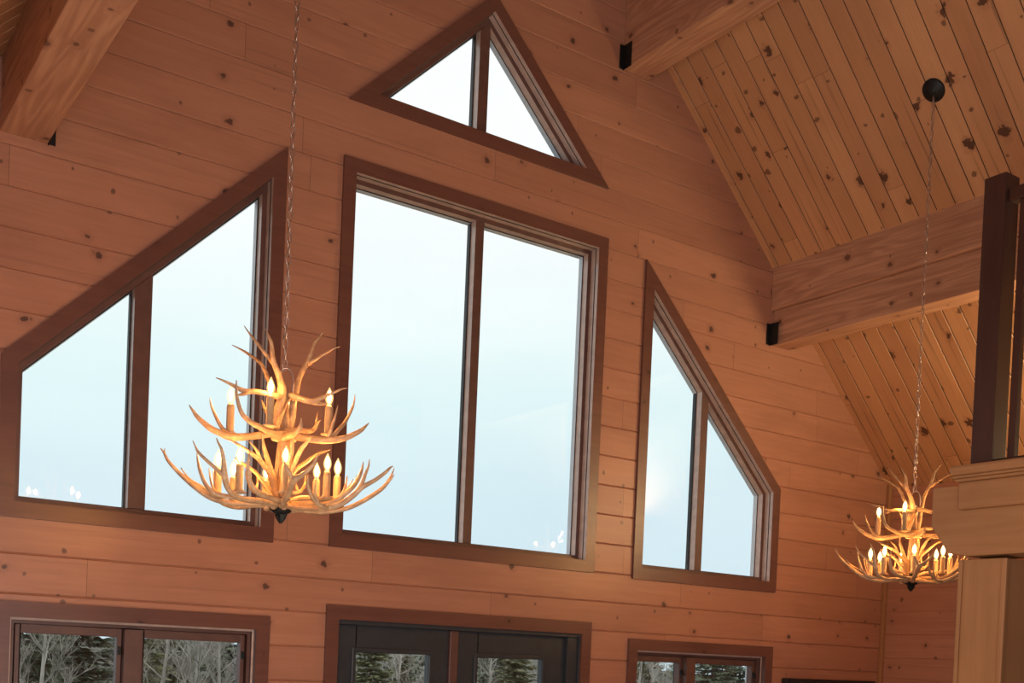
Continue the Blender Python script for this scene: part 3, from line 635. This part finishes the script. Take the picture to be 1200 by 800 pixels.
# ---------------------------------------------------------------- antler chandeliers
def spline(P, per=5):
    res = []; n = len(P)
    for i in range(n - 1):
        p0 = P[max(i - 1, 0)]; p1 = P[i]; p2 = P[i + 1]; p3 = P[min(i + 2, n - 1)]
        for k in range(per):
            t_ = k / per
            res.append([.5 * ((2 * p1[j]) + (-p0[j] + p2[j]) * t_ + (2 * p0[j] - 5 * p1[j] + 4 * p2[j] - p3[j]) * t_ * t_ + (-p0[j] + 3 * p1[j] - 3 * p2[j] + p3[j]) * t_ ** 3) for j in range(4)])
    res.append(list(P[-1])); return res
def chandelier(loc, rz, top_z, label):
    root = empty('antler_chandelier', loc, rz); tag(root, label, 'chandelier', 'antler chandeliers')
    for tier in ('lower', 'inner', 'middle', 'upper'):
        for a in ANTLERS[tier]:
            mb = MB()
            for t_ in a:
                s_ = spline(t_); mb.tube([(p[0], p[1], p[2]) for p in s_], [max(.0009, p[3] * 1.12) for p in s_], 9)
            mb.build('antler', M_antler, root, fix=False)
    # burrs: the rough antler butts round the hub, and the iron hub
    mb = MB(); mb.lathe([(.012, .02), (.035, .03), (.05, .045), (.052, .06), (.035, .075), (.02, .09)], 16, (.012, 0, 0)); mb.build('hub', M_iron, root)
    for k in range(9):
        a_ = k * 2 * math.pi / 9; mb = MB(); r_ = .062
        mb.lathe([(.006, -.017), (.013, -.012), (.0125, 0), (.013, .012), (.006, .017)], 10, (.012 + r_ * math.cos(a_), r_ * math.sin(a_), .052)); mb.build('antler_burr', M_antler, root)
    mb = MB()
    for k in range(4):
        a_ = k * math.pi / 2 + .4; ca, sa = math.cos(a_), math.sin(a_)
        c_ = lambda r, w, z: (.012 + r * ca - w * sa, r * sa + w * ca, z)
        mb.face([c_(.005, 0, .035), c_(.022, .014, .022), c_(.018, .008, .005), c_(.004, 0, -.018), c_(.018, -.008, .005), c_(.022, -.014, .022)])
    mb.lathe([(.012, .045), (.016, .03), (.010, .015), (.006, 0), (.002, -.012)], 10, (.012, 0, 0))
    mb.build('finial', M_iron, root, fix=False)
    mb = MB()
    mb.tube([(.012, 0, .05), (.015, .005, .15), (.012, 0, .25), (.014, 0, .36), (.012, 0, .50)], [.018, .014, .02, .026, .012], 10)
    mb.tube([(-.01, .02, .06), (-.012, .018, .18), (.0, .01, .30), (.01, .0, .38)], [.012, .011, .014, .012], 8)
    mb.tube([(.035, .01, .06), (.04, .0, .18), (.03, -.01, .30), (.02, .0, .36)], [.012, .010, .013, .012], 8)
    mb.build('antler_stem', M_antler, root)
    mb = MB(); mb.lathe([(.02, .318), (.05, .325), (.056, .345), (.05, .365), (.02, .372)], 14, (.012, 0, 0)); mb.build('antler_stem', M_antler, root)
    # hanging loop, chain, canopy
    mb = MB(); ring = []
    for k in range(17):
        a_ = math.pi * k / 16; ring.append((.0 + .030 * math.cos(a_) + .012, 0, .56 + .062 * math.sin(a_)))
    mb.tube([(.042, 0, .49)] + ring + [(-.018, 0, .49)], [.0035] * 19, 6); mb.build('hanging_loop', M_chain, root)
    zt = top_z - loc[2]; mb = MB(); z = .612; k = 0; rr = random.Random(4)
    while z < zt - .05:
        L = .050; link = []; a_ = (k % 2) * math.pi / 2 + .5 + rr.uniform(-.25, .25); w_ = .0105
        for j in range(13):
            t_ = 2 * math.pi * j / 12; link.append((w_ * math.cos(t_) * math.cos(a_) + .005 - .005 * min(1, (z - .6) / 1), w_ * math.cos(t_) * math.sin(a_), z + L / 2 + (L / 2) * math.sin(t_)))
        mb.tube(link, [.0024] * 13, 5, cap=False); z += L * .86; k += 1
    wpts = []; z = .6
    while z < zt: wpts.append((.006 * math.sin(z * 40), .006 * math.cos(z * 40), z)); z += .03
    mb.tube(wpts, [.0018] * len(wpts), 5, mi=0); mb.build('chain', M_chain, root, fix=False)
    mb = MB(); mb.lathe([(.0745, 0), (.0745, -.008), (.066, -.016), (.05, -.02), (.046, -.026), (.02, -.029), (.010, -.036)], 28)
    can = mb.build('canopy', M_iron, root); can.location = (0, 0, zt + .002)
    can.rotation_euler = (Matrix.Rotation(-rz, 3, 'Z') @ Matrix.Rotation(math.atan(RM) * (1 if loc[0] > 0 else -1), 3, 'Y')).to_euler()
    # candles
    for tier, fl, h in (('low', FLAMES_LOW, .115), ('up', FLAMES_UP, .125)):
        for (x_, y_, z_) in fl:
            zb = z_ - .032
            mb = MB(); mb.lathe([(.013, -h - .004), (.019, -h), (.020, -h + .006), (.0155, -h + .010), (.0155, -.02), (.0145, -.012), (.009, -.006)], 12)
            mb.lathe([(.010, -h - .008), (.030, -h - .003), (.031, -h), (.010, -h + .001)], 12)
            sl = mb.build('candle_sleeve', M_sleeve, root); sl.location = (x_, y_, zb)
            mb = MB(); mb.lathe([(.0075, -.008), (.009, .0), (.0145, .012), (.0165, .024), (.0145, .038), (.009, .052), (.004, .062), (.0012, .068)], 12)
            bl = mb.build('bulb', M_bulb_glass, sl)
            mb = MB(); mb.lathe([(.003, .006), (.0065, .016), (.0085, .026), (.007, .038), (.0035, .048), (.001, .054)], 10)
            mb.build('filament', M_bulb, sl)
    return root
ch = chandelier((-2.145, -1.915, 2.445), math.radians(-22.4), roof_z(2.145), 'larger, nearer antler chandelier with lit candle bulbs, hanging before the left upper window')
c2 = chandelier((2.1672, -1.80, 2.468), math.radians(-53.7), roof_z(2.1672), 'smaller, farther antler chandelier at right, partly hidden by the pale loft beam and column')

# ---------------------------------------------------------------- outside: winter woods
mb = MB()
prof = [(.17, -1.2), (3, -2.0), (8, -3.4), (14, -4.2), (24, -4.2), (45, 0.2), (90, 2.0)]
N = 30
for i in range(len(prof) - 1):
    for k in range(N):
        xa, xb = -40 + 110 * k / N, -40 + 110 * (k + 1) / N
        mb.face([(xa, prof[i][0], prof[i][1]), (xb, prof[i][0], prof[i][1]), (xb, prof[i + 1][0], prof[i + 1][1]), (xa, prof[i + 1][0], prof[i + 1][1])], 0, True)
gd = struct(mb.build('ground', M_ground))
def gz(y):
    for i in range(len(prof) - 1):
        if prof[i][0] <= y <= prof[i + 1][0]:
            t_ = (y - prof[i][0]) / (prof[i + 1][0] - prof[i][0]); return prof[i][1] + t_ * (prof[i + 1][1] - prof[i][1])
    return prof[-1][1]
def bare_tree(name, seed, H=7.0, spread=.9):
    R = random.Random(seed); root = empty(name)
    tk = MB(); br = MB()
    pts = [Vector((0, 0, -.2))]; d = Vector((0, 0, 1))
    for k in range(10):
        d = (d + Vector((R.uniform(-.06, .06), R.uniform(-.06, .06), 0))).normalized(); pts.append(pts[-1] + d * (H * .98 / 10))
    tk.tube(pts, [.085 * (1 - .9 * k / 10) + .004 for k in range(11)], 7)
    def grow(p, d, L, r, lv):
        n = 5; P = [p]; q = p.copy()
        for k in range(n):
            d = (d + Vector((R.uniform(-.16, .16), R.uniform(-.16, .16), R.uniform(-.04, .16)))).normalized(); q = q + d * (L / n); P.append(q.copy())
        br.tube(P, [r * (1 - .75 * k / n) for k in range(n + 1)], 4 if lv else 5, cap=False)
        if lv < 3:
            for k in range({0: 8, 1: 6, 2: 5}[lv]):
                t_ = R.uniform(.25, 1) * n; i = min(int(t_), n - 1); b0 = P[i].lerp(P[i + 1], t_ - i)
                a = R.uniform(0, 2 * math.pi); dd = (d + Vector((math.cos(a), math.sin(a), R.uniform(-.1, .5))) * .75).normalized()
                grow(b0, dd, L * R.uniform(.35, .6), r * .5, lv + 1)
    for k in range(17):
        h = H * (.45 + .55 * (k / 17)); i = min(int(h / (H * .98 / 10)), 9); p = pts[i].lerp(pts[i + 1], min(1, h / (H * .098) - i))
        a = k * 2.4 + R.uniform(-.4, .4)
        grow(p, Vector((math.cos(a), math.sin(a), R.uniform(.45, 1.0))).normalized(), spread * R.uniform(.9, 1.5) * (1.25 - .6 * k / 17), .0125, 0)
    tk.build('trunk', M_bark_pale, root, fix=False); br.build('branches', M_bark_pale, root, fix=False)
    return root
def conifer(name, seed, mat, H=7.0, w=1.5):
    R = random.Random(seed); root = empty(name)
    tk = MB(); tk.tube([(0, 0, -.2), (0, 0, H * .5), (.02, 0, H)], [.11, .06, .006], 7); tk.build('trunk', M_bark, root, fix=False)
    fo = MB(); tiers = 62
    for k in range(tiers):
        f = k / (tiers - 1); z = H * (.25 + .74 * f); L = w * (1 - f) ** .8 + .07; nb = 7 if f < .8 else 5
        for j in range(nb):
            a = j * 2 * math.pi / nb + k * .7 + R.uniform(-.25, .25); l = L * R.uniform(.6, 1.15); z = H * (.25 + .74 * f) + R.uniform(-.06, .06); droop = R.uniform(.15, .45)
            ca, sa = math.cos(a), math.sin(a); n = 7; P = []
            for q in range(n + 1):
                t_ = q / n; P.append(Vector((ca * l * t_, sa * l * t_, z - droop * l * t_ * (1.35 - .6 * t_) + .08 * t_ * t_)))
            fo.tube(P, [.010 * (1 - .8 * q / n) + .001 for q in range(n + 1)], 3, cap=False)
            for q in range(1, n + 1):
                for sd in (-1, 1):
                    for rep in range(2):
                        t_ = (q - rep * .5) / n; base = P[q - 1].lerp(P[q], 1 - rep * .5)
                        ll = (.11 + .24 * l * (1 - t_) * .9) * R.uniform(.7, 1.2)
                        dr_ = (Vector((ca, sa, 0)) * R.uniform(.5, .9) + Vector((-sa * sd, ca * sd, 0)) * R.uniform(.6, 1) + Vector((0, 0, R.uniform(-.45, .1)))).normalized()
                        wv = Vector((0, 0, 1)).cross(dr_).normalized() * R.uniform(.014, .026) + Vector((0, 0, R.uniform(-.02, .02)))
                        tip = base + dr_ * ll; mid = base + dr_ * ll * .5
                        fo.face([base, mid + wv, tip, mid - wv])
    fo.build('foliage', mat, root, fix=False)
    return root
protoB = [bare_tree('bare_tree', 11 + k) for k in range(3)]
protoC = [conifer('conifer_tree', 5, M_needle), conifer('conifer_tree', 9, M_needle2, w=1.2)]
# kind, prototype, bearing dx/dy, distance y, tree-top height, which opening it stands beyond
TREES = [
 ('C', 0, .19, 8.5, 3.4, 'L'), ('C', 0, .235, 9.5, 3.6, 'L'), ('B', 0, .20, 7.5, 2.7, 'L'), ('C', 1, .285, 9.0, 2.9, 'L'),
 ('B', 2, .30, 8.0, 2.9, 'L'), ('B', 0, .335, 7.5, 2.8, 'L'), ('B', 1, .37, 8.5, 3.0, 'L'), ('C', 1, .315, 11.5, 2.9, 'L'), ('C', 0, .36, 13, 3.2, 'L'), ('B', 2, .345, 10, 3.0, 'L'),
 ('C', 1, .515, 7.5, 2.35, 'D'), ('C', 0, .545, 12, 2.35, 'D'), ('B', 0, .535, 8.5, 2.35, 'D'), ('B', 1, .575, 9.0, 2.25, 'D'), ('C', 0, .58, 15, 2.1, 'D'),
 ('B', 2, .65, 8.5, 2.6, 'D'), ('C', 0, .665, 12, 2.4, 'D'), ('C', 1, .69, 7.8, 2.3, 'D'), ('B', 0, .735, 9, 2.5, 'D'),
 ('C', 0, .21, 15, 3.0, 'L'), ('C', 1, .275, 16.5, 3.0, 'L'), ('C', 0, .33, 17.5, 2.9, 'L'), ('C', 1, .39, 18.5, 3.0, 'L'),
 ('C', 0, .51, 18.5, 2.3, 'D'), ('C', 1, .555, 20, 2.3, 'D'), ('C', 0, .64, 17.5, 2.3, 'D'), ('C', 1, .69, 19, 2.4, 'D'), ('C', 0, .74, 16, 2.4, 'D'),
 ('C', 0, .87, 17, 2.8, 'R'), ('C', 1, .93, 18.5, 2.9, 'R'), ('C', 0, 1.0, 17, 3.0, 'R'), ('C', 1, 1.06, 18, 3.0, 'R'),
 ('B', 1, .865, 8, 2.8, 'R'), ('B', 2, .90, 8.5, 2.9, 'R'), ('C', 1, .88, 12, 2.8, 'R'), ('C', 0, .985, 9.5, 3.2, 'R'), ('C', 0, 1.03, 10.5, 3.0, 'R'), ('B', 0, .95, 10, 2.6, 'R'),
]
used = set()
for i, (kd, pi, sl, y, top, where) in enumerate(TREES):
    pr_ = (protoB if kd == 'B' else protoC)[pi]
    o = pr_ if (kd, pi) not in used else copy_tree(pr_)
    used.add((kd, pi))
    z0 = gz(y); o.location = (-3.95 + sl * (y + 6.3), y, z0); o.rotation_euler = (0, 0, i * 1.9); k = (top - z0) / 7.0
    o.scale = (max(k, .9) * 1.0, max(k, .9) * 1.0, k)
    rank = 'far-back ' if y > 14 else ('' if kd == 'B' and y < 9.5 else 'middle-distance ' if y > 9.5 else 'near ')
    kind_ = 'bare pale-branched tree' if kd == 'B' else ('dark green drooping conifer' if pi == 0 else 'olive-green conifer')
    side = {'L': 'outside the lower left window', 'D': 'outside the glazed black doors', 'R': 'outside the lower right window'}[where]
    tag(o, rank + kind_ + ' ' + side, 'tree', ('bare trees ' if kd == 'B' else 'conifers ') + side)
